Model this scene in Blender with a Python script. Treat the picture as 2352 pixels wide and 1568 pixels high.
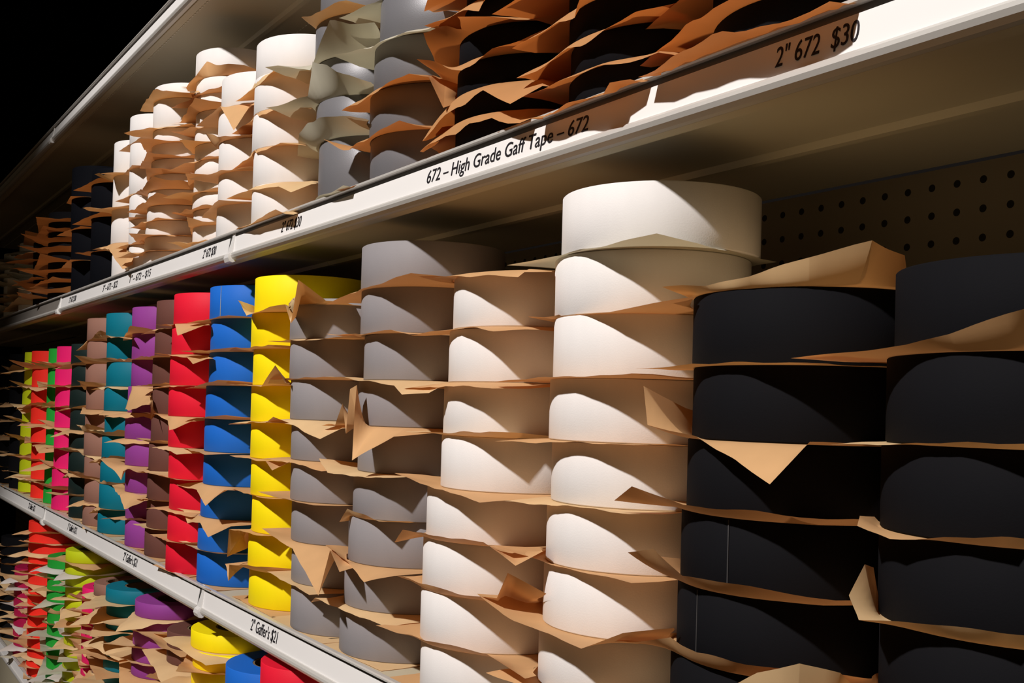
import bpy, math, random
import numpy as np
from mathutils import Vector, Matrix

for o in list(bpy.data.objects): bpy.data.objects.remove(o)
S = bpy.context.scene
COL = S.collection
EYE = 1.45            # eye height of the camera above the floor

# ------------------------------------------------------------------ camera
FPX, PCX, PCY = 2450.0, 1176.0, 882.0
def cam_axes():
    v = np.array([-435.0 - PCX, 893.0 - PCY, FPX]); v /= np.linalg.norm(v)
    t = math.radians(1.6)
    a = np.array([-math.sin(t), math.cos(t), 0.0]); k = -(a @ v) / v[2]
    dn = np.array([a[0], a[1], k]); dn /= np.linalg.norm(dn)
    X = -v; Z = -dn; Y = np.cross(Z, X)
    return X, Y, Z
AX, AY, AZ = cam_axes()
def ray(px, py):
    c = np.array([px - PCX, py - PCY, FPX]); return np.array([c @ AX, c @ AY, c @ AZ])
def at(px, py, y):                       # the point seen at a pixel, at depth y into the shelving
    r = ray(px, py); return r * (y / r[1])
cam_d = bpy.data.cameras.new('camera'); cam = bpy.data.objects.new('camera', cam_d); COL.objects.link(cam)
cam_d.sensor_width = 36.0; cam_d.lens = 36.0 * FPX / 2352.0
cam_d.shift_y = (PCY - 784.0) / 2352.0
cam_d.clip_start = 0.02
m = Matrix.Identity(4)
for i, s in ((0, 1), (1, -1), (2, -1)):
    for r_, ax in enumerate((AX, AY, AZ)):
        m[r_][i] = s * ax[i]
m[2][3] = EYE
cam.matrix_world = m
S.camera = cam

# ------------------------------------------------------------------ world, lamps, exposure
W = bpy.data.worlds.new('dark_shop'); S.world = W; W.use_nodes = True
W.node_tree.nodes['Background'].inputs[0].default_value = (1.0, 0.78, 0.55, 1)
W.node_tree.nodes['Background'].inputs[1].default_value = 0.0015
def spot(name, loc, target, power, angle, blend, radius, col):
    d = bpy.data.lights.new(name, 'SPOT'); d.energy = power; d.spot_size = math.radians(angle); d.spot_blend = blend
    d.shadow_soft_size = radius; d.color = col
    o = bpy.data.objects.new(name, d); COL.objects.link(o); o.location = loc
    o.rotation_euler = (Vector(target) - Vector(loc)).to_track_quat('-Z', 'Y').to_euler()
    return o
spot('ceiling_track_spot', (-0.15, -2.25, EYE + 2.52), (-1.38, 0.5, EYE - 0.40), 730, 50, 0.5, 0.068, (1.0, 0.945, 0.90))
# added broad warm fill light, aimed at the shelving from the aisle
d = bpy.data.lights.new('aisle_fill', 'AREA'); d.energy = 5.2; d.shape = 'RECTANGLE'; d.size = 3.4; d.size_y = 1.6; d.color = (1.0, 0.72, 0.40)
o = bpy.data.objects.new('aisle_fill', d); COL.objects.link(o); o.location = (0.3, -2.2, 0.9)
o.rotation_euler = (Vector((-0.6, 0.5, EYE)) - Vector(o.location)).to_track_quat('-Z', 'Y').to_euler()
S.view_settings.view_transform = 'Standard'; S.view_settings.look = 'None'
S.view_settings.exposure = 0.0; S.view_settings.gamma = 1.0; S.view_settings.use_curve_mapping = False

# ------------------------------------------------------------------ materials
def lin(c):
    return tuple(((v / 255) / 12.92 if v / 255 <= .04045 else ((v / 255 + .055) / 1.055) ** 2.4) for v in c)
MATS = {}
def base_mat(name, srgb, rough=.7, spec=.3, metal=0.0):
    mt = bpy.data.materials.new(name); mt.use_nodes = True
    b = mt.node_tree.nodes['Principled BSDF']
    b.inputs['Base Color'].default_value = (*lin(srgb), 1); b.inputs['Roughness'].default_value = rough
    b.inputs['Specular IOR Level'].default_value = spec; b.inputs['Metallic'].default_value = metal
    return mt, mt.node_tree, b
def noise_tint(nt, b, srgb, scale, amount, vec=None, stretch=None):
    n = nt.nodes.new('ShaderNodeTexNoise'); n.inputs['Scale'].default_value = scale; n.inputs['Detail'].default_value = 4
    tc = nt.nodes.new('ShaderNodeTexCoord'); mp = nt.nodes.new('ShaderNodeMapping')
    if stretch: mp.inputs['Scale'].default_value = stretch
    nt.links.new(tc.outputs['Object'], mp.inputs[0]); nt.links.new(mp.outputs[0], n.inputs['Vector'])
    cr = nt.nodes.new('ShaderNodeMix'); cr.data_type = 'RGBA'
    c = lin(srgb)
    cr.inputs[6].default_value = (*[v * (1 - amount) for v in c], 1); cr.inputs[7].default_value = (*[min(1, v * (1 + amount)) for v in c], 1)
    nt.links.new(n.outputs['Fac'], cr.inputs[0]); nt.links.new(cr.outputs[2], b.inputs['Base Color'])
    return n, cr
def tape_mat(name, srgb, rough=.62, spec=.25, metal=0.0):
    mt, nt, b = base_mat(name, srgb, rough, spec, metal)
    n, cr = noise_tint(nt, b, srgb, 60, .05, stretch=(1, 1, .35))
    # cloth weave and the thin winding lines on the side faces
    tc = nt.nodes.new('ShaderNodeTexCoord')
    n2 = nt.nodes.new('ShaderNodeTexNoise'); n2.inputs['Scale'].default_value = 900; nt.links.new(tc.outputs['Object'], n2.inputs['Vector'])
    bp = nt.nodes.new('ShaderNodeBump'); bp.inputs['Strength'].default_value = .12; bp.inputs['Distance'].default_value = .0006
    nt.links.new(n2.outputs['Fac'], bp.inputs['Height']); nt.links.new(bp.outputs[0], b.inputs['Normal'])
    MATS[name] = mt
TAPES = {'black': (21, 21, 24), 'white': (229, 226, 225), 'grey': (143, 139, 142), 'yellow': (250, 228, 8), 'blue': (26, 104, 204),
         'red': (226, 24, 52), 'brown': (104, 66, 58), 'purple': (143, 62, 146), 'teal': (2, 112, 134), 'tan': (146, 106, 92),
         'dark green': (18, 34, 32), 'pink': (226, 28, 108), 'green': (34, 156, 52), 'orange red': (236, 46, 34), 'lime': (190, 204, 22),
         'navy': (13, 14, 19), 'magenta': (170, 20, 70)}
for k, c in TAPES.items(): tape_mat(k, c, *( (.75, .04) if k in ('black', 'navy') else (.62, .25)))
tape_mat('silver', (118, 117, 121), .46, .45, .2)
def paper_mat(name, refl, trans, tf):
    mt = bpy.data.materials.new(name); mt.use_nodes = True; nt = mt.node_tree; nt.nodes.clear()
    out = nt.nodes.new('ShaderNodeOutputMaterial'); mx = nt.nodes.new('ShaderNodeMixShader'); mx.inputs[0].default_value = tf
    df = nt.nodes.new('ShaderNodeBsdfPrincipled'); df.inputs['Roughness'].default_value = .6; df.inputs['Specular IOR Level'].default_value = .25
    noise_tint(nt, df, refl, 35, .10)
    tr = nt.nodes.new('ShaderNodeBsdfTranslucent'); tr.inputs[0].default_value = (*lin(trans), 1)
    nt.links.new(df.outputs[0], mx.inputs[1]); nt.links.new(tr.outputs[0], mx.inputs[2]); nt.links.new(mx.outputs[0], out.inputs[0])
    MATS[name] = mt
paper_mat('kraft', (222, 178, 128), (205, 138, 82), .22)
paper_mat('kraft orange', (198, 148, 98), (215, 124, 56), .28)
paper_mat('kraft light', (232, 200, 152), (225, 150, 80), .22)
paper_mat('pale', (212, 207, 188), (195, 186, 155), .32)
paper_mat('white paper', (226, 220, 214), (215, 205, 190), .25)
def plain(name, srgb, rough=.5, spec=.4, metal=0, tint=.06, scale=8):
    mt, nt, b = base_mat(name, srgb, rough, spec, metal); noise_tint(nt, b, srgb, scale, tint); MATS[name] = mt; return mt, nt, b
plain('shelf paint', (196, 187, 162), .45, .4)
plain('shaded rail', (92, 90, 87), .35, .4)  # dark grey puts the shade of the gap above the card into the colour
plain('rail metal', (205, 202, 197), .32, .5, .2)
plain('label card', (230, 228, 227), .5, .3, tint=.015)
plain('lettering ink', (34, 32, 36), .6, .2)
plain('clip plastic', (222, 220, 218), .35, .5)
plain('cardboard', (120, 100, 78), .8, .1)
plain('floor boards', (118, 84, 56), .45, .3, tint=.2, scale=3)
plain('black wall', (16, 13, 12), .8, .1)
plain('grey card', (120, 114, 108), .6, .2)  # darker grey strip for the far upper sections
plain('worn edge', (66, 65, 66), .7, .2)
plain('slot light', (225, 220, 205), .4, .4)  # pale tone stands for light shining through the slots
# pegboard with round holes at an even pitch
mt, nt, b = plain('pegboard', (128, 118, 100), .6, .2)
src = b.inputs['Base Color'].links[0].from_socket
tc = nt.nodes.new('ShaderNodeTexCoord'); sx = nt.nodes.new('ShaderNodeSeparateXYZ'); nt.links.new(tc.outputs['Object'], sx.inputs[0])
PITCH = .0223; PX0 = -.4585; PZ0 = .1845
def mnode(op, a, bv=None):
    n = nt.nodes.new('ShaderNodeMath'); n.operation = op
    for i, v in enumerate((a, bv)):
        if v is None: continue
        if isinstance(v, (int, float)): n.inputs[i].default_value = v
        else: nt.links.new(v, n.inputs[i])
    return n.outputs[0]
def cell(sock, off):
    t = mnode('DIVIDE', mnode('SUBTRACT', sock, off), PITCH); t = mnode('SUBTRACT', t, mnode('ROUND', t)); return mnode('MULTIPLY', t, t)
dist = mnode('SQRT', mnode('ADD', cell(sx.outputs['X'], PX0), cell(sx.outputs['Z'], PZ0 + EYE)))
hole = mnode('LESS_THAN', dist, .135)
mx = nt.nodes.new('ShaderNodeMix'); mx.data_type = 'RGBA'; nt.links.new(hole, mx.inputs[0]); nt.links.new(src, mx.inputs[6])
mx.inputs[7].default_value = (.012, .01, .008, 1); nt.links.new(mx.outputs[2], b.inputs['Base Color'])

# ------------------------------------------------------------------ helpers
def meshobj(name, verts, faces, mat, parent=None, smooth=False, loc=None):
    me = bpy.data.meshes.new(name); me.from_pydata([tuple(v) for v in verts], [], faces); me.update()
    me.materials.append(MATS[mat] if isinstance(mat, str) else mat)
    if smooth: me.polygons.foreach_set('use_smooth', [True] * len(me.polygons))
    o = bpy.data.objects.new(name, me); COL.objects.link(o)
    if parent: o.parent = parent
    if loc is not None: o.location = loc
    return o
def box(x0, x1, y0, y1, z0, z1, V=None, F=None):
    V = [] if V is None else V; F = [] if F is None else F; n = len(V)
    V += [(x0, y0, z0), (x1, y0, z0), (x1, y1, z0), (x0, y1, z0), (x0, y0, z1), (x1, y0, z1), (x1, y1, z1), (x0, y1, z1)]
    F += [tuple(n + i for i in f) for f in ((0, 3, 2, 1), (4, 5, 6, 7), (0, 1, 5, 4), (1, 2, 6, 5), (2, 3, 7, 6), (3, 0, 4, 7))]
    return V, F
def extrude(prof, x0, x1):               # closed (y,z) profile swept along X
    n = len(prof); V = [(x0, y, z) for y, z in prof] + [(x1, y, z) for y, z in prof]
    F = [(i, (i + 1) % n, n + (i + 1) % n, n + i) for i in range(n)] + [tuple(range(n))[::-1], tuple(range(n, 2 * n))]
    return V, F
def tag(o, label, cat, group=None, kind=None):
    o['label'] = label; o['category'] = cat
    if group: o['group'] = group
    if kind: o['kind'] = kind
    return o
ORD = ['top', 'second', 'third', 'fourth', 'fifth', 'sixth', 'seventh', 'eighth', 'ninth', 'tenth', 'eleventh', 'twelfth', 'thirteenth', 'fourteenth', 'fifteenth']

# ------------------------------------------------------------------ the room
def room(name, a):
    V, F = box(*a[:6]); o = meshobj(name, V, F, a[6]); o['kind'] = 'structure'; return o
room('floor', (-7, 3, -3.6, 1.3, -.05, 0, 'floor boards'))
room('ceiling', (-7, 3, -3.6, 1.3, 4.1, 4.15, 'black wall'))
room('wall_left', (-7.05, -7, -3.6, 1.3, 0, 4.1, 'black wall'))
room('wall_right', (3, 3.05, -3.6, 1.3, 0, 4.1, 'black wall'))
room('wall_back', (-7, 3, 1.3, 1.35, 0, 4.1, 'black wall'))
room('wall_front', (-7, 3, -3.65, -3.6, 0, 4.1, 'black wall'))

# ------------------------------------------------------------------ shelving
YB = .74                                  # pegboard face
ZA, ZB, ZZ, ZC = .2205, -.2545, .632, -.668  # deck tops relative to the eye
ROWS = {'upper': (ZA, [1.06, -.16, -1.382, -2.54, -3.72, -4.9]), 'middle': (ZB, [.98, -.24, -1.46, -2.63, -3.82, -4.9]),
        'top': (ZZ, [1.0, -.3, -1.5, -2.70, -3.9, -4.9]), 'bottom': (ZC, [.98, -.24, -1.46, -2.63, -3.82, -4.9])}
TEXTS = {'upper': [('672 – High Grade Gaff Tape – 672', -.842, -.604, .012), ('2" 672  $30', -.4275, -.3695, .0122), ('2" 672 $30', -1.1965, -1.137, .0125),
                   ('2" 672 $30', -1.497, -1.44, .0125), ('1" – 672 – $15', -1.91, -1.775, .0125), ('3" – 672 – $32', -2.115, -2.0, .0125), ('2" 672 $30', -2.43, -2.36, .0125)],
         'middle': [('2" Gaffer\'s $21', -1.2545, -1.168, .0135), ('2" Gaffer\'s $21', -1.885, -1.795, .0135), ('1" Gaffer\'s $12', -2.355, -2.268, .0135), ('2" Gaffer\'s $21', -2.833, -2.745, .0135)],
         'top': [], 'bottom': []}
def text_mesh(body, x0, x1, h, y, zc, parent, tilt):
    cu = bpy.data.curves.new('lettering', 'FONT'); cu.body = body; cu.size = 1; cu.resolution_u = 4; cu.extrude = .004
    to = bpy.data.objects.new('lettering_tmp', cu); COL.objects.link(to)
    dg = bpy.context.evaluated_depsgraph_get(); me = bpy.data.meshes.new_from_object(to.evaluated_get(dg))
    bpy.data.objects.remove(to)
    co = np.array([v.co[:] for v in me.vertices]); lo = co.min(0); hi = co.max(0)
    cap = .70
    sx_ = (x1 - x0) / (hi[0] - lo[0]); sz = h / cap
    for v, c in zip(me.vertices, co):
        zz = (c[1] - .35) * sz
        v.co = (x0 + (c[0] - lo[0]) * sx_, y + zz * tilt - c[2] * .05, zc + zz)
    me.materials.clear(); me.materials.append(MATS['lettering ink'])
    o = bpy.data.objects.new('lettering', me); COL.objects.link(o); o.parent = parent; return o
SIDE = {0: 'nearest', 1: 'second', 2: 'third', 3: 'farthest', 4: 'last far'}
for row, (zd, joints) in ROWS.items():
    for i in range(len(joints) - 1):
        x1, x0 = joints[i] - .0006, joints[i + 1] + .0006
        root = bpy.data.objects.new('metal_shelf', None); COL.objects.link(root); root.location = (0, 0, EYE)
        tag(root, f'{SIDE[i]} section of the {row} metal shelf, counted from the right, white front rail', 'shelf', f'{row} shelf sections')
        z = zd
        # deck: folded steel, thin top, deep front lip turned back underneath
        prof = [(.460, z), (YB - .002, z), (YB - .002, z - .020), (.612, z - .020), (.606, z - .028), (.598, z - .028), (.594, z - .0235), (.478, z - .0235),
                (.474, z - .036), (.463, z - .036), (.460, z - .033)]
        V, F = extrude(prof, x0, x1); meshobj('deck', V, F, 'shelf paint', root)
        # price rail: top bead, sloping channel, bottom bead
        zt = z + .0015
        bead = lambda cy, cz, r: [(cy + r * math.cos(a), cz + r * math.sin(a)) for a in np.linspace(0, 2 * math.pi, 13)[:-1]]
        V, F = extrude([(.4600, zt), (.4600, zt - .034), (.4570, zt - .034), (.4590, zt - .004), (.4590, zt)], x0, x1)
        meshobj('price_rail', V, F, 'shaded rail', root)
        V, F = extrude([(.4590, zt + .0005), (.4590, zt - .0025), (.4545, zt - .0030), (.4530, zt - .0022), (.4530, zt - .0006), (.4545, zt + .0005)], x0, x1)
        meshobj('upper_bead', V, F, 'rail metal', root)
        V, F = extrude([(.4600, zt - .0385), (.4600, zt - .030), (.4555, zt - .0285), (.4525, zt - .0285), (.4505, zt - .0305), (.4500, zt - .0330), (.4515, zt - .036), (.4545, zt - .0385)], x0, x1)
        meshobj('lower_bead', V, F, 'rail metal', root, smooth=False)
        # label strip in the channel, leaning outward at its foot
        a0, a1 = (.4578, zt - .0070), (.4545, zt - .0285)
        V, F = extrude([a0, (a0[0] + .0006, a0[1]), (a1[0] + .0006, a1[1]), a1], x0 + .004, x1 - .004)
        meshobj('label_strip', V, F, 'grey card' if row == 'upper' and i >= 3 else 'label card', root)
        tilt = (a0[0] - a1[0]) / (a0[1] - a1[1])
        for body, t0, t1, hh in TEXTS[row]:
            if x0 < t0 and t1 < x1:
                zc = zt - .0165
                text_mesh(body, t0, t1, hh, a1[0] + (zc - a1[1]) * tilt - .0003, zc, root, tilt)
        # end clip over the joint at the right end of each section
        cx_ = joints[i + 1] + .012
        V, F = extrude([(.4585, zt + .001), (.4575, zt + .001), (.4560, zt - .010), (.4515, zt - .028), (.4480, zt - .031), (.4470, zt - .036), (.4490, zt - .041), (.4530, zt - .042), (.4570, zt - .040), (.4600, zt - .036), (.4590, zt - .02)], cx_ - .0105, cx_ + .0105)
        for k_ in range(len(V)):
            x_, y_, z_ = V[k_]; w = .35 + .65 * abs((z_ - (zt - .012)) / .03) if z_ < zt else .4
            V[k_] = (cx_ + (x_ - cx_) * min(1, w), y_, z_)
        meshobj('joint_clip', V, F, 'clip plastic', root)
        # rows of pale raised ticks standing in for light through punched slots
        if row == 'top':
            for ys in (.4845, .650):
                V, F = [], []
                for xs in np.arange(x0 + .03, x1 - .03, .0125):
                    box(xs, xs + .0055, ys, ys + .0016, z - .0245 if ys < .55 else z - .0206, z - .0228 if ys < .55 else z - .0195, V, F)
                o = meshobj('slot_light_row', V, F, 'slot light', root); o['kind'] = 'stuff'
    # pegboard behind this row of shelves
    top = {'bottom': ZB - .022, 'middle': ZA - .022, 'upper': ZZ - .022, 'top': 1.0}[row]
    for i in range(len(joints) - 1 if row != 'top' else 0):
        x1, x0 = joints[i] - .001, joints[i + 1] + .001
        V, F = box(x0, x1, YB, YB + .006, EYE + zd + (.001), EYE + top)
        o = meshobj('pegboard_panel', V, F, 'pegboard')
        tag(o, f'dark perforated pegboard panel behind the {SIDE[i]} section above the {row} shelf', 'pegboard', 'pegboard panels')
for i, xj in enumerate([.98, -.24, -1.46, -2.63, -3.82, -4.9]):
    V, F = box(xj - .02, xj + .02, YB + .008, YB + .05, 0, EYE + .60)
    o = meshobj('shelf_upright', V, F, 'shelf paint')
    tag(o, f'steel shelving upright behind the pegboard at the {["right end","near joint","second joint","third joint","far joint","far end"][i]}', 'upright', 'shelving uprights')
V, F = box(-4.9, .98, .50, YB + .006, 0, EYE + ZC - .045)
o = meshobj('shelving_base', V, F, 'shelf paint'); tag(o, 'steel base under the lowest shelf of the shelving run', 'base')

# ------------------------------------------------------------------ tape rolls
P2 = .0457; P1 = .0245; P3 = .069        # stacking pitch of 2, 1 and 3 inch rolls with a sheet between
GAP = .0005
roll_cache = {}
def roll_mesh(R, h, mat):
    key = (round(R, 4), round(h, 4), mat)
    if key in roll_cache: return roll_cache[key]
    n = 64; b = .0007; ri = .0405
    prof = [(ri, 0), (R - b, 0), (R, b), (R, h - b), (R - b, h), (R * .72, h - .0002), (ri, h)]
    V = [(r * math.cos(2 * math.pi * k / n), r * math.sin(2 * math.pi * k / n), z) for r, z in prof for k in range(n)]
    F = []; m_ = len(prof)
    for j in range(m_):
        j2 = (j + 1) % m_
        for k in range(n):
            k2 = (k + 1) % n; F.append((j * n + k, j * n + k2, j2 * n + k2, j2 * n + k))
    me = bpy.data.meshes.new('tape_roll'); me.from_pydata(V, [], F); me.update(); me.materials.append(MATS[mat])
    me.polygons.foreach_set('use_smooth', [n <= 0 or (2 * n <= i < 3 * n) for i in range(len(me.polygons))])
    roll_cache[key] = me; return me
core_cache = {}
def core_mesh(h):
    k0 = round(h, 4)
    if k0 in core_cache: return core_cache[k0]
    n = 40; prof = [(.0378, .0004), (.0404, .0004), (.0404, h - .0006), (.0378, h - .0006)]
    V = [(r * math.cos(2 * math.pi * k / n), r * math.sin(2 * math.pi * k / n), z) for r, z in prof for k in range(n)]
    F = [(j * n + k, j * n + (k + 1) % n, ((j + 1) % 4) * n + (k + 1) % n, ((j + 1) % 4) * n + k) for j in range(4) for k in range(n)]
    me = bpy.data.meshes.new('core'); me.from_pydata(V, [], F); me.update(); me.materials.append(MATS['cardboard'])
    core_cache[k0] = me; return me

# ------------------------------------------------------------------ paper sheets
def sheet_mesh(C, R, poly, rng, nb, zfloor, zsheet, wave=.0014):
    """poly: [(theta, reach, lift)] corners round the stack axis."""
    poly = sorted([((c[0] + 2 * math.pi) % (2 * math.pi), c[1], c[2], len(c) == 4) for c in poly])
    ths = set(np.linspace(0, 2 * math.pi, 73)[:-1].tolist()) | {p[0] for p in poly}
    ths = sorted(ths)
    pv = [(c[1] * math.cos(c[0]), c[1] * math.sin(c[0])) for c in poly]; n = len(poly)
    r0 = R + .0006
    ph = [rng.uniform(0, 6.28) for _ in range(4)]; fr = [rng.choice((5, 7, 9)), rng.choice((11, 13, 17))]
    V = [(0, 0, 0)]; F = []; rings = None
    NR = 6; ncol = len(ths)
    for th in ths:
        for i in range(n):
            a = poly[i][0]; b = poly[(i + 1) % n][0]; span = (b - a) % (2 * math.pi) or 2 * math.pi
            u = (th - a) % (2 * math.pi)
            if u <= span + 1e-9: break
        (x1, y1), (x2, y2) = pv[i], pv[(i + 1) % n]
        dx, dy = math.cos(th), math.sin(th); ex, ey = x2 - x1, y2 - y1
        den = dx * ey - dy * ex
        if abs(den) < 1e-9 or span > 3.0: rb = R; t = u / span
        else:
            rb = (x1 * ey - y1 * ex) / den; t = (dx * y1 - dy * x1) / den * 1.0
            t = (dx * (y1) - dy * x1) / -(dx * ey - dy * ex)
            t = min(1, max(0, t))
        rb = min(max(rb, .02), .24)
        z1, z2 = poly[i][2], poly[(i + 1) % n][2]
        ex_ = 1.0 if poly[i][3] and poly[(i + 1) % n][3] else 1.7
        zb = z1 * (1 - t) ** ex_ + z2 * t ** ex_
        zb += wave * (math.sin(fr[0] * th + ph[0]) + .6 * math.sin(fr[1] * th + ph[1]))
        rb *= 1 + .003 * math.sin(23 * th + ph[2])
        V.append((.93 * min(R, rb) * dx, .93 * min(R, rb) * dy, 0))
        for k in range(NR + 1):
            s = k / NR
            if rb > r0: r = r0 + (rb - r0) * s; z = zb * s ** 1.45
            else: r = rb * (.935 + .065 * s); z = 0
            V.append((r * dx, r * dy, z))
    st = NR + 2
    for c in range(ncol):
        c2 = (c + 1) % ncol; A = 1 + c * st; B = 1 + c2 * st
        F.append((0, A, B))
        for k in range(st - 1): F.append((A + k, A + k + 1, B + k + 1, B + k))
    out = []
    for x, y, z in V:
        X, Y = x + C[0], y + C[1]
        if x * x + y * y > R * R:
            for (nx, ny, nr) in nb:
                ddx, ddy = X - nx, Y - ny; q = math.hypot(ddx, ddy)
                if q < nr + .0018:
                    k = (nr + .0018) / max(q, 1e-6); X, Y = nx + ddx * k, ny + ddy * k
            q = math.hypot(X - C[0], Y - C[1])
            if q < R + .0006 and q > 1e-6:
                X = C[0] + (X - C[0]) * (R + .0006) / q; Y = C[1] + (Y - C[1]) * (R + .0006) / q
        Y = min(Y, YB - .004)
        if Y > .452: z = max(z, zfloor - zsheet)
        out.append((X - C[0], Y - C[1], z))
    return out, F

# ------------------------------------------------------------------ the stacks
def centre_from_left(px, py, D, R):
    r = ray(px, py); a = r[:2] / np.linalg.norm(r[:2]); nx, ny = a[1], -a[0]
    X = (R - ny * D) / nx; t = X * a[0] + D * a[1]
    return X, r[2] * t / np.linalg.norm(r[:2])
R0 = .0745
# name, tape colour, description, shelf, left-edge pixels, rolls (list of pitches bottom to top), D, R, paper, style
ST = []
def stack(key, colour, where, shelf, px, pitches, D=.535, R=R0, paper='kraft', amp=.007, rot=6, half=.084, topsheet=False, dz=0):
    ST.append(dict(key=key, colour=colour, where=where, shelf=shelf, px=px, p=pitches, D=D, R=R, paper=paper, amp=amp, rot=rot, half=half, top=topsheet))
    ST[-1]['p'] = [pitches[0] + dz] + list(pitches[1:])
M = 'middle'
stack('black2', 'black', 'rightmost black stack of the middle shelf', M, [(2073, 620), (2040, 835), (2030, 1020), (2022, 1200), (2018, 1340)], [P2] * 7, topsheet=False, dz=0.013)
stack('black1', 'black', 'middle shelf black stack touching the white one', M, [(1585, 685), (1592, 833), (1590, 900), (1577, 1100), (1562, 1260), (1553, 1440), (1537, 1530)], [P2] * 7, amp=.005, topsheet=True, dz=0.0095)
stack('wB', 'white', 'tallest white stack of the middle shelf', M, [(1297, 520), (1270, 650), (1273, 780), (1264, 930), (1266, 1080), (1254, 1210), (1252, 1350), (1236, 1480)], [P2] * 9, dz=0.003)
stack('wA', 'white', 'shorter white stack beside the grey tape', M, [(1045, 690), (1029, 810), (1018, 930), (1017, 1050), (982, 1170), (971, 1290), (968, 1420), (965, 1540)], [P2] * 8, topsheet=True, dz=0.001)
stack('gr2', 'grey', 'taller grey stack beside the white tape', M, [(828, 610), (830, 715), (835, 825), (821, 935), (821, 1040), (812, 1150), (803, 1240), (790, 1350), (777, 1460)], [P2] * 9, D=.537, dz=0.004)
stack('gr1', 'grey', 'shorter grey stack beside the yellow tape', M, [(668, 780), (670, 1435)], [P2] * 8, D=.537, dz=0.006)
stack('yel', 'yellow', 'yellow stack of the middle shelf', M, [(583, 675), (576, 765), (580, 850), (575, 940), (576, 1030), (579, 1110), (576, 1190), (571, 1270), (569, 1350)], [P2] * 9, D=.541)
stack('blue', 'blue', 'blue stack of the middle shelf', M, [(482, 700), (486, 780), (481, 860), (473, 935), (468, 1010), (465, 1090), (458, 1160), (454, 1240), (452, 1320)], [P2] * 9)
stack('red', 'red', 'red stack of the middle shelf', M, [(398, 682), (395, 780), (390, 860), (388, 965), (389, 1140), (378, 1310)], [P2] * 9, D=.522, R=.0725)
stack('brown', 'brown', 'brown stack between purple and red', M, [(360, 703), (346, 950), (330, 1270)], [P2] * 9, D=.528, R=.067)
stack('purple', 'purple', 'purple stack of the middle shelf', M, [(303, 720), (300, 860), (288, 980), (288, 1240)], [P2] * 9, D=.535, R=.0725, amp=0.018, rot=45, half=.080)
stack('teal', 'teal', 'teal stack of the middle shelf', M, [(246, 723), (240, 950), (231, 1060), (224, 1225)], [P2] * 9, D=.535, R=.073, amp=0.02, rot=45, half=.080)
stack('tan', 'tan', 'tan stack of the middle shelf', M, [(201, 737), (195, 950), (190, 1210)], [P2] * 9, D=.535, R=.073, amp=0.02, rot=45, half=.080)
stack('dgreen', 'dark green', 'dark green stack of the middle shelf', M, [(165, 790), (160, 950), (156, 1190)], [P2] * 8, D=.535, R=.072, amp=0.018, rot=45, half=.080)
stack('pink', 'pink', 'pink stack of the middle shelf', M, [(130, 798), (118, 1170)], [P2] * 8, D=.53, R=.068, amp=0.02, rot=45, half=.080)
stack('green', 'green', 'green stack of the middle shelf', M, [(112, 800), (98, 1155)], [P2] * 8, D=.53, R=.060, amp=0.02, rot=45, half=.080)
stack('orange', 'orange red', 'orange red stack of the middle shelf', M, [(74, 802), (69, 1137)], [P2] * 8, D=.53, R=.064, amp=0.022, rot=45, half=.080)
stack('lime', 'lime', 'lime stack of the middle shelf', M, [(58, 805), (41, 1120)], [P2] * 8, D=.53, R=.064, amp=0.022, rot=45, half=.080)
stack('farblack', 'black', 'farthest black stack of the middle shelf', M, [(23, 830), (20, 1090)], [P2] * 8, D=.53, R=.07, amp=.018, rot=45)
stack('farblack2', 'black', 'black stack at the left edge, middle shelf', M, [(-3, 830), (-5, 1090)], [P2] * 8, D=.53, R=.07, amp=.018, rot=45)
U = 'upper'
stack('U11', 'black', 'rightmost black stack of the upper shelf', U, [(1640, 60)], [P1] * 6, amp=.010, rot=20, half=.092, paper='orange')
stack('U10', 'black', 'upper shelf black stack with brown sheets raised', U, [(1310, 60), (1310, 200)], [P1] * 7, amp=.014, rot=35, half=.094, paper='orange')
stack('U9', 'black', 'upper shelf black stack beside silver tape', U, [(1075, 20), (1060, 110), (1047, 210), (1045, 320)], [P1] * 8, amp=.014, rot=35, half=.092, paper='orange')
stack('U8', 'silver', 'silver stack touching the black tape', U, [(870, 30), (870, 130), (848, 220), (846, 410)], [P2] * 5, paper='mix', amp=.012, rot=30, half=.090)
stack('U7', 'silver', 'silver stack beside the white tape', U, [(733, 50), (726, 130), (724, 225), (732, 380), (723, 457)], [P3] + [P2] * 4, D=.539, paper='pale', amp=.012, rot=30, half=.090)
stack('U6', 'white', 'tallest white stack of the upper shelf', U, [(586, 130), (585, 220), (580, 310), (579, 400), (579, 470)], [P2] * 5, D=.527, paper='kraft', amp=.006)
stack('U5', 'white', 'upper shelf white stack behind the tallest one', U, [(510, 200), (503, 270), (502, 350), (500, 440)], [P2 * .98] * 5, D=.535)
stack('U4', 'white', 'upper shelf white stack of narrow rolls, farther back', U, [(452, 125), (450, 250), (440, 560)], [P1 * 1.06] * 11 + [P2], D=.57, R=.072, amp=.010, rot=30, half=.084)
stack('U3', 'white', 'narrow-roll white stack smothered in brown sheets', U, [(357, 187), (345, 400), (330, 590)], [P1 * 1.03] * 9 + [P2 * 1.05] + [P1], D=.535, R=.070, amp=.012, rot=35, half=.082)
stack('U2', 'white', 'slim white stack second from the left', U, [(300, 272), (297, 450), (296, 622)], [P2] * 5 + [P2 * 1.1], D=.52, R=.060, amp=.006, rot=20, half=.064)
stack('U1', 'white', 'leftmost bright white stack of the upper shelf', U, [(262, 320), (258, 450), (255, 640)], [P3 * .93] * 4, D=.52, R=.060, amp=.010, rot=40, half=.076)
stack('U0', 'navy', 'dark navy stack beside the white tape', U, [(210, 400), (205, 660)], [P3] * 3 + [.03], amp=.006, rot=15, paper='orange')
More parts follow.
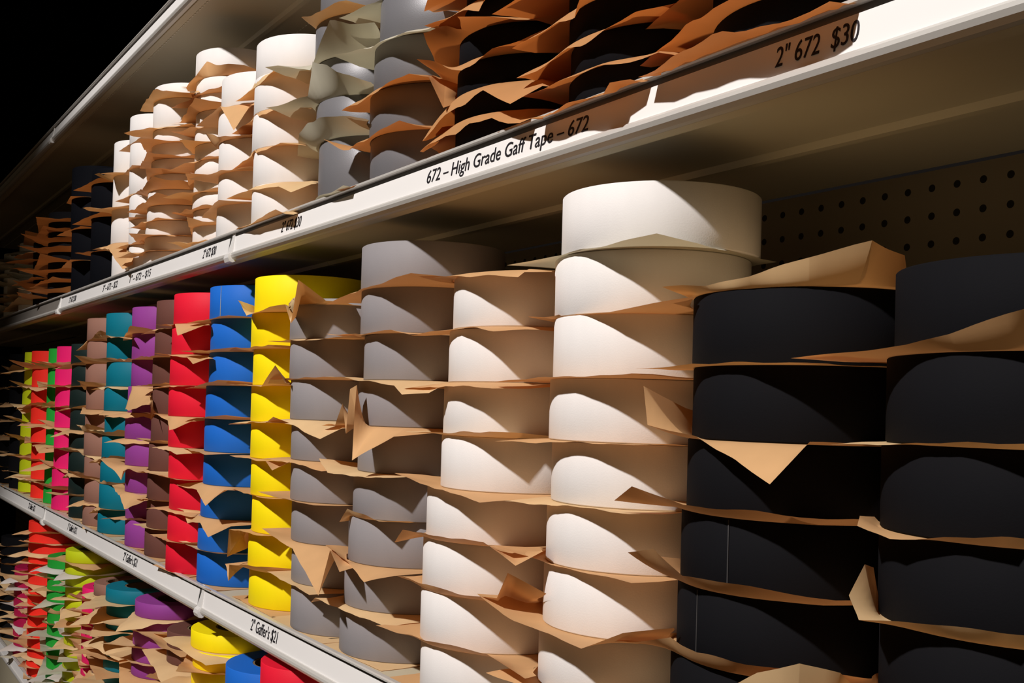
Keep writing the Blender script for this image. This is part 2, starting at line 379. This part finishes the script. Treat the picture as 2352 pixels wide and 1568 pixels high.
stack('Um1', 'navy', 'dark navy stack, farther left, upper shelf', U, [(165, 385), (162, 670)], [P3] * 4, amp=.006, rot=15, paper='orange')
stack('Um2', 'black', 'narrow-roll black stack with pale lit sheets', U, [(112, 450), (108, 680)], [P1] * 9, R=.068, amp=.02, rot=45, half=.092, paper='orange')
stack('Um3', 'black', 'small black stack near the left edge', U, [(78, 450), (75, 690)], [P1] * 8, R=.068, amp=.02, rot=45, half=.092, paper='orange')
stack('Um4', 'white', 'dim white stack at the far left, upper shelf', U, [(45, 500), (42, 700)], [P1] * 8, R=.068, paper='pale', amp=.02, rot=45, half=.092)
stack('Um5', 'white', 'dim white stack cut by the left edge', U, [(10, 500), (8, 700)], [P1] * 8, R=.068, paper='pale', amp=.02, rot=45, half=.092)
L = 'bottom'
stack('Lred', 'red', 'red stack under the middle shelf', L, [(597, 1512)], [P2] * 7 + [.001], D=.515, R=.066)
stack('Lblue', 'blue', 'blue stack under the middle shelf', L, [(518, 1522)], [P2] * 7, D=.535, amp=.012, rot=30, paper='low')
stack('Lyel', 'yellow', 'yellow stack under the middle shelf', L, [(433, 1437), (443, 1500)], [P2] * 5 + [P1] * 4, D=.535, amp=.012, rot=40, paper='low')
stack('Lbrown', 'brown', 'brown stack under the middle shelf', L, [(385, 1442)], [P2] * 3 + [P1] * 7, D=.545, R=.070, amp=.018, rot=45, paper='mix2', half=.09)
stack('Lpur', 'purple', 'purple stack under the middle shelf', L, [(310, 1375), (305, 1450)], [P2] * 2 + [P1] * 9, D=.535, R=.073, amp=.018, rot=45, half=.09, paper='low')
stack('Lteal', 'teal', 'teal stack under the middle shelf', L, [(245, 1345), (240, 1450)], [P1] * 13, D=.535, R=.073, amp=.018, rot=45, half=.094, paper='low')
stack('Ltan', 'tan', 'tan stack under the middle shelf', L, [(216, 1335), (212, 1500)], [P1] * 13, D=.53, R=.062, amp=.018, rot=45, paper='low')
stack('Lpink', 'pink', 'pink stack under the middle shelf', L, [(190, 1345), (186, 1500)], [P1] * 12, D=.525, R=.060, amp=.018, rot=45, paper='low')
stack('Llime', 'lime', 'lime stack under the middle shelf', L, [(152, 1260), (145, 1500)], [P1] * 14, D=.53, R=.066, amp=.018, rot=45, paper='mix3')
stack('Lgreen', 'green', 'green stack under the middle shelf', L, [(108, 1275), (106, 1500)], [P1] * 12, D=.535, R=.070, amp=.018, rot=45, paper='mix3')
stack('Lor', 'orange red', 'orange red stack under the middle shelf', L, [(66, 1195), (62, 1500)], [P1] * 14, D=.53, R=.074, amp=.016, rot=45, paper='low')
stack('Lmag', 'magenta', 'magenta stack at the far left, lowest shelf', L, [(33, 1300), (30, 1500)], [P1] * 11, D=.53, R=.070, amp=.018, rot=45, paper='mix3')
stack('Lfar', 'black', 'black stack at the far left, lowest shelf', L, [(2, 1230), (0, 1400)], [P1] * 13, D=.53, R=.070, amp=.018, rot=45)

# corners of particular sheets, read as (pixel x, pixel y, depth y); key: (stack, roll above counted from the top; 0 = sheet on top)
TIPS = {
 ('wB', 1): [(1165, 611, .470), (1508, 537, .447), (1785, 602, .60)],
 ('wB', 2): [(1212, 728, .468), (1400, 716, .457), (1592, 682, .462)],
 ('wB', 7): [(1095, 1366, .448), (1180, 1425, .442), (1335, 1486, .432), (1430, 1456, .448), (1548, 1443, .462)],
 ('black1', 0): [(1522, 660, .458), (1620, 655, .458), (1720, 632, .458), (1860, 592, .47), (2003, 553, .487), (2128, 607, .56)],
 ('black1', 1): [(1458, 848, .452), (1590, 834, .455), (1900, 833, .452)],
 ('black1', 2): [(1477, 886, .446), (1486, 975, .448), (1598, 1005, .455), (1690, 1055, .440), (1768, 1109, .432), (1860, 1016, .455)],
 ('black1', 3): [(1412, 1148, .448), (1450, 1116, .446), (1570, 1160, .452), (1900, 1190, .45)],
 ('black1', 4): [(1443, 1268, .446), (1500, 1256, .446), (1566, 1322, .448), (1700, 1345, .452), (1920, 1376, .455)],
 ('black1', 5): [(1540, 1462, .455), (1600, 1500, .450), (1780, 1535, .452), (1950, 1550, .455)],
 ('black1', 6): [(1740, 1545, .45), (1836, 1526, .44), (1930, 1548, .45)],
 ('black2', 1): [(1816, 826, .452), (2080, 790, .452), (2180, 765, .450), (2352, 713, .445)],
 ('black2', 2): [(1905, 1018, .455), (2350, 1019, .452)],
 ('black2', 3): [(1974, 1186, .470), (1970, 1205, .455), (2045, 1236, .448), (2300, 1236, .452)],
 ('black2', 4): [(1985, 1298, .470), (1951, 1365, .455), (1972, 1420, .445), (2300, 1450, .452)],
 ('wA', 0): [(1060, 634, .446), (1190, 634, .436), (1205, 622, .438)],
 ('wA', 1): [(944, 768, .452), (1050, 755, .456)],
 ('wA', 5): [(906, 1244, .452), (925, 1218, .452), (1110, 1245, .452), (1184, 1301, .440), (1248, 1265, .452)],
 ('wA', 6): [(912, 1322, .455), (1050, 1362, .452), (1141, 1376, .447), (1166, 1318, .446), (1255, 1362, .455)],
 ('wA', 7): [(862, 1437, .452), (980, 1470, .452), (1120, 1500, .452), (1206, 1560, .440)],
 ('gr2', 1): [(750, 697, .462), (820, 668, .456), (944, 627, .447), (1050, 637, .452)],
 ('gr2', 2): [(850, 765, .455), (898, 755, .448), (940, 768, .452)],
 ('gr2', 3): [(905, 884, .452), (923, 906, .444), (985, 903, .446), (1012, 888, .452)],
 ('gr2', 4): [(770, 976, .448), (786, 925, .446), (804, 893, .446), (819, 884, .450), (795, 995, .448), (808, 1058, .434), (905, 1000, .452)],
 ('gr2', 5): [(732, 1052, .452), (752, 1087, .445), (880, 1098, .452)],
 ('gr2', 6): [(780, 1197, .452), (797, 1168, .455), (870, 1196, .455)],
 ('gr2', 7): [(747, 1252, .455), (800, 1290, .452), (836, 1338, .440), (905, 1322, .452)],
 ('gr2', 8): [(713, 1385, .458), (724, 1372, .452), (800, 1408, .452)],
 ('gr1', 1): [(690, 782, .455), (800, 772, .452)],
 ('gr1', 3): [(672, 976, .455), (735, 1009, .442), (785, 985, .452)],
 ('gr1', 6): [(672, 1262, .452), (700, 1310, .440), (731, 1366, .424), (780, 1312, .432), (758, 1262, .452)],
 ('yel', 1): [(547, 690, .455), (566, 724, .450), (620, 705, .452), (655, 700, .446), (668, 743, .436), (683, 640, .430), (755, 682, .448)],
 ('yel', 3): [(600, 886, .455), (632, 840, .444), (655, 880, .452)],
 ('yel', 4): [(610, 970, .452), (628, 956, .444), (665, 972, .455)],
 ('yel', 5): [(610, 1060, .452), (625, 1081, .444), (665, 1060, .455)],
 ('yel', 7): [(526, 1214, .450), (522, 1278, .450), (600, 1230, .455)],
 ('yel', 8): [(526, 1296, .450), (524, 1334, .450), (600, 1300, .455)],
 ('blue', 6): [(408, 1114, .452), (452, 1125, .452), (472, 1162, .440), (515, 1126, .452)],
 ('blue', 7): [(430, 1200, .452), (460, 1200, .452), (478, 1235, .440), (530, 1208, .452)],
 ('red', 1): [(402, 745, .445), (408, 770, .436), (470, 748, .445)], ('red', 2): [(430, 822, .445), (443, 837, .436), (475, 824, .445)], ('red', 4): [(385, 965, .445), (389, 988, .436), (440, 968, .445)],
 ('U9', 2): [(974, 28, .445)], ('U9', 3): [(974, 56, .446), (1100, 20, .45)], ('U9', 4): [(972, 70, .446), (1060, 62, .45)], ('U9', 5): [(957, 137, .446), (1060, 160, .45), (1130, 118, .45)],
 ('U9', 6): [(971, 318, .444), (1050, 245, .45), (1109, 211, .448), (1172, 236, .436), (1246, 196, .45)], ('U9', 7): [(964, 347, .446), (1060, 295, .45), (1130, 270, .447), (1194, 283, .443)],
 ('U10', 4): [(1176, 110, .446), (1320, 40, .45)], ('U10', 5): [(1187, 181, .446), (1320, 110, .452), (1460, 30, .448), (1621, -20, .47)], ('U10', 6): [(1182, 220, .446), (1320, 175, .45), (1512, 117, .446), (1600, 135, .46)],
 ('U10', 7): [(1215, 275, .44), (1300, 242, .437), (1384, 218, .430), (1400, 190, .434), (1448, 180, .44)],
 ('U11', 6): [(1465, 180, .44), (1540, 130, .434), (1660, 78, .430), (1790, 48, .430), (1905, 6, .434)],
 ('U8', 1): [(778, 37, .446)], ('U8', 2): [(761, 133, .446), (1000, 58, .45)], ('U8', 3): [(784, 256, .446), (939, 168, .444), (985, 178, .45), (1018, 245, .444)], ('U8', 4): [(802, 346, .446), (850, 312, .448), (918, 277, .446), (990, 290, .455)],
 ('U7', 1): [(692, 44, .452)], ('U7', 2): [(712, 160, .452), (757, 48, .444), (860, 52, .46)], ('U7', 3): [(708, 215, .452), (718, 143, .446), (830, 180, .455)], ('U7', 4): [(687, 302, .450), (733, 268, .446), (840, 270, .455)], ('U7', 5): [(789, 424, .444)],
 ('U6', 1): [(541, 232, .465), (588, 200, .452), (631, 160, .447), (711, 165, .46)], ('U6', 2): [(533, 307, .462), (588, 270, .452), (644, 246, .447), (715, 250, .46)], ('U6', 3): [(533, 389, .462), (583, 355, .452), (644, 328, .447), (700, 335, .46)],
 ('U6', 4): [(640, 428, .448), (668, 443, .440), (715, 425, .46)], ('U6', 5): [(575, 515, .444), (633, 480, .436), (655, 490, .44)],
 ('U5', 1): [(506, 245, .452), (537, 298, .442), (575, 240, .46)], ('U5', 2): [(472, 305, .455), (505, 314, .453), (576, 309, .46)], ('U5', 3): [(506, 392, .452), (575, 383, .46)],
 ('U4', 1): [(427, 202, .485), (455, 165, .49), (475, 145, .50), (560, 150, .53)], ('U3', 1): [(322, 252, .455), (352, 207, .45), (400, 208, .45)],
 ('U1', 1): [(217, 400, .45), (250, 400, .45)], ('U1', 2): [(228, 481, .45), (262, 476, .45)], ('U1', 3): [(248, 572, .45), (282, 617, .44)],
 ('purple', 3): [(288, 942, .45), (346, 930, .45), (346, 966, .447)], ('purple', 6): [(278, 1102, .45), (283, 1078, .45), (340, 1085, .452)],
 ('purple', 7): [(275, 1140, .45), (285, 1168, .447), (330, 1150, .45)],
 ('teal', 1): [(214, 775, .45), (218, 767, .45), (300, 780, .45)],
}
KR = ['kraft', 'kraft', 'kraft', 'kraft light']
PMIX = {'kraft': KR, 'low': ['kraft light', 'kraft light', 'kraft'], 'orange': ['kraft orange'], 'pale': ['pale', 'pale', 'pale', 'kraft light'], 'mix': ['kraft', 'pale'], 'mix2': ['kraft', 'kraft light', 'kraft', 'white paper'], 'mix3': ['kraft', 'white paper', 'kraft light', 'pale']}
PNAME = {'kraft': 'brown kraft', 'kraft orange': 'orange-brown kraft', 'kraft light': 'light kraft', 'pale': 'pale greenish', 'white paper': 'white'}
DECK = {'middle': ZB, 'upper': ZA, 'bottom': ZC}
rolls = []; sheets = []
for si, s in enumerate(ST):
    rng = random.Random(17 + 7 * si)
    D, R = s['D'], s['R']
    pts = sorted((lambda xz: (xz[1], xz[0]))(centre_from_left(px, py, D, R)) for px, py in s['px'])
    zs_, xs_ = [p[0] for p in pts], [p[1] for p in pts]
    s['x'] = float(np.mean(xs_)); z = DECK[s['shelf']] + .0008
    if s['shelf'] == 'bottom':               # the rolls out of sight at the foot fill up to the deck
        vis = s['p'][-min(len(s['p']), 12):]; left = zs_[-1] - z - sum(vis)
        while left < P1 * .9: left += vis.pop(0)
        k = max(1, round(left / (P1 if s['x'] < -2.2 else P2))); s['p'] = [left / k] * k + vis
    n = len(s['p']); s['lv'] = []
    for k, p in enumerate(s['p']):
        if p < .02 and p != P1: z += p; continue
        h = p - GAP
        X = float(np.interp(z + h / 2, zs_, xs_)) + rng.uniform(-.0008, .0008)
        s['lv'].append((X, D + rng.uniform(-.0015, .0015), z, h)); z += p
    s['n'] = len(s['lv'])
def nbrs(s, z):
    out = []
    for t in ST:
        if t is s or t['shelf'] != s['shelf'] or abs(t['x'] - s['x']) > .26 or not t['lv']: continue
        best = min(t['lv'], key=lambda l: abs(l[2] + l[3] / 2 - z))
        if z < t['lv'][-1][2] + t['lv'][-1][3] + .02: out.append((best[0], best[1], t['R'] + .001))
    return out
def ordinal(i, n): return 'bottom' if i == n and n > 1 else ORD[i - 1]
for si, s in enumerate(ST):
    n = s['n']; rng = random.Random(101 + si)
    for j, (X, Y, z, h) in enumerate(s['lv']):
        i = n - j                                  # 1 = top
        col = s['colour']
        lab = f"{ordinal(i, n)} roll of the {s['where']}"
        rolls.append(dict(loc=(X, Y, z), R=s['R'], h=h, mat=col, label=lab, group=f"{col} tape rolls, {s['where']}", key=s['key'], i=i))
        for top in ((0, 1) if (i == 1 and s['top']) else (1,)):
            lvl = i if top else 0
            zz = z - GAP / 2 if top else z + h + GAP / 2
            base_rot = math.radians(rng.uniform(-s['rot'], s['rot']))
            half = s['half'] * rng.uniform(.97, 1.05) * (s['R'] / R0 if s['half'] == .084 else 1)
            amp = s['amp']
            if i == n and top and s['shelf'] != 'bottom': half = min(half, s['R'] + .003); amp = .001; base_rot *= .2
            poly = []
            for q in range(4):
                t = base_rot + math.radians(45 + 90 * q + rng.uniform(-3, 3))
                poly.append((t, half * 1.414 * rng.uniform(.93, 1.03), rng.uniform(-1, 1) * amp))
            for (px, py, yy) in TIPS.get((s['key'], lvl), []):
                P = at(px, py, yy); t = math.atan2(P[1] - Y, P[0] - X)
                poly = [c for c in poly if abs((c[0] - t + math.pi) % (2 * math.pi) - math.pi) > math.radians(24) or len(c) == 4]
                poly.append((t, math.hypot(P[0] - X, P[1] - Y), P[2] - zz, 1))
            pm = rng.choice(PMIX[s['paper']])
            if s['key'] == 'wB' and lvl == 1: pm = 'pale'
            if s['key'] == 'U6' and lvl == 5: pm = 'kraft light'
            if s['key'] == 'U8': pm = 'pale' if lvl <= 2 else 'kraft orange'
            V, F = sheet_mesh((X, Y), s['R'], poly, rng, nbrs(s, zz), DECK[s['shelf']] + .0006, zz, wave=.0006 if s['amp'] < .01 else .0016)
            lab = f"{PNAME[pm]} sheet under the {ordinal(i, n)} roll, {s['where']}" if top else f"{PNAME[pm]} sheet lying on top of the {s['where']}"
            sheets.append(dict(loc=(X, Y, zz), V=V, F=F, mat=pm, label=lab, group=f"paper sheets, {s['where']}"))
def far(d): return math.hypot(d['loc'][0], d['loc'][1])
rolls.sort(key=far); sheets.sort(key=far)
LIM = 296
for r in rolls[:LIM]:
    o = bpy.data.objects.new('tape_roll', roll_mesh(r['R'], r['h'], r['mat'])); COL.objects.link(o)
    o.location = (r['loc'][0], r['loc'][1], r['loc'][2] + EYE); tag(o, r['label'], 'tape roll', r['group'])
    o.rotation_euler[2] = random.Random(r['label']).uniform(0, 6.28) if False else 0
    if r['i'] == 1 and r['key'][0] == 'L' or (r['i'] == 1 and r['key'] in ('yel', 'wB', 'blue', 'gr2')):
        c = bpy.data.objects.new('core', core_mesh(r['h'])); COL.objects.link(c); c.parent = o; c['label'] = 'cardboard core'
    # the loose end of the tape, a thin vertical step on the face
    px = {('blue', 1): (507, 700), ('black1', 4): (1672, 1290), ('black1', 5): (1600, 1470)}.get((r['key'], r['i']))
    if px:
        q = ray(*px)[:2]; q = q / np.linalg.norm(q); cx0, cy0 = r['loc'][:2]
        bq = q[0] * cx0 + q[1] * cy0; disc = max(bq * bq - (cx0 * cx0 + cy0 * cy0 - r['R'] ** 2), 0); t = bq - math.sqrt(disc)
        a = math.atan2(q[1] * t - cy0, q[0] * t - cx0); V = []; F = []
        w = .0004
        for da, rr in ((-w / r['R'], .0001), (-w / r['R'], .0004), (w / r['R'], .0005), (w / r['R'], .0001)):
            for zz in (.001, r['h'] - .001): V.append(((r['R'] + rr) * math.cos(a + da), (r['R'] + rr) * math.sin(a + da), zz))
        F = [(0, 2, 3, 1), (2, 4, 5, 3), (4, 6, 7, 5), (6, 0, 1, 7)]
        e = meshobj('tape_end', V, F, 'pale' if r['key'] == 'blue' else 'worn edge', o); e['label'] = 'frayed tape end'
for s in sheets[:LIM]:
    o = meshobj('paper_sheet', s['V'], s['F'], s['mat'], smooth=True, loc=(s['loc'][0], s['loc'][1], s['loc'][2] + EYE))
    tag(o, s['label'], 'paper', s['group'])
def merge(name, items, is_roll, label, cat):
    V, F, mi, mats = [], [], [], []
    for it in items:
        if is_roll:
            me = roll_mesh(it['R'], it['h'], it['mat']); v = [tuple(q.co) for q in me.vertices]; f = [tuple(p.vertices) for p in me.polygons]
        else: v, f = it['V'], it['F']
        if it['mat'] not in mats: mats.append(it['mat'])
        n = len(V); x, y, z = it['loc']; V += [(a + x, b + y, c + z + EYE) for a, b, c in v]; F += [tuple(n + i for i in q) for q in f]; mi += [mats.index(it['mat'])] * len(f)
    if not V: return
    o = meshobj(name, V, F, mats[0])
    for mm in mats[1:]: o.data.materials.append(MATS[mm])
    o.data.polygons.foreach_set('material_index', mi)
    if not is_roll: o.data.polygons.foreach_set('use_smooth', [True] * len(mi))
    tag(o, label, cat, kind='stuff')
merge('tape_rolls', rolls[LIM:], True, 'remaining small distant tape rolls of the far left stacks', 'tape rolls')
merge('paper_sheets', sheets[LIM:], False, 'remaining small distant paper sheets between the far left rolls', 'papers')
print('ROLLS', len(rolls), 'SHEETS', len(sheets))
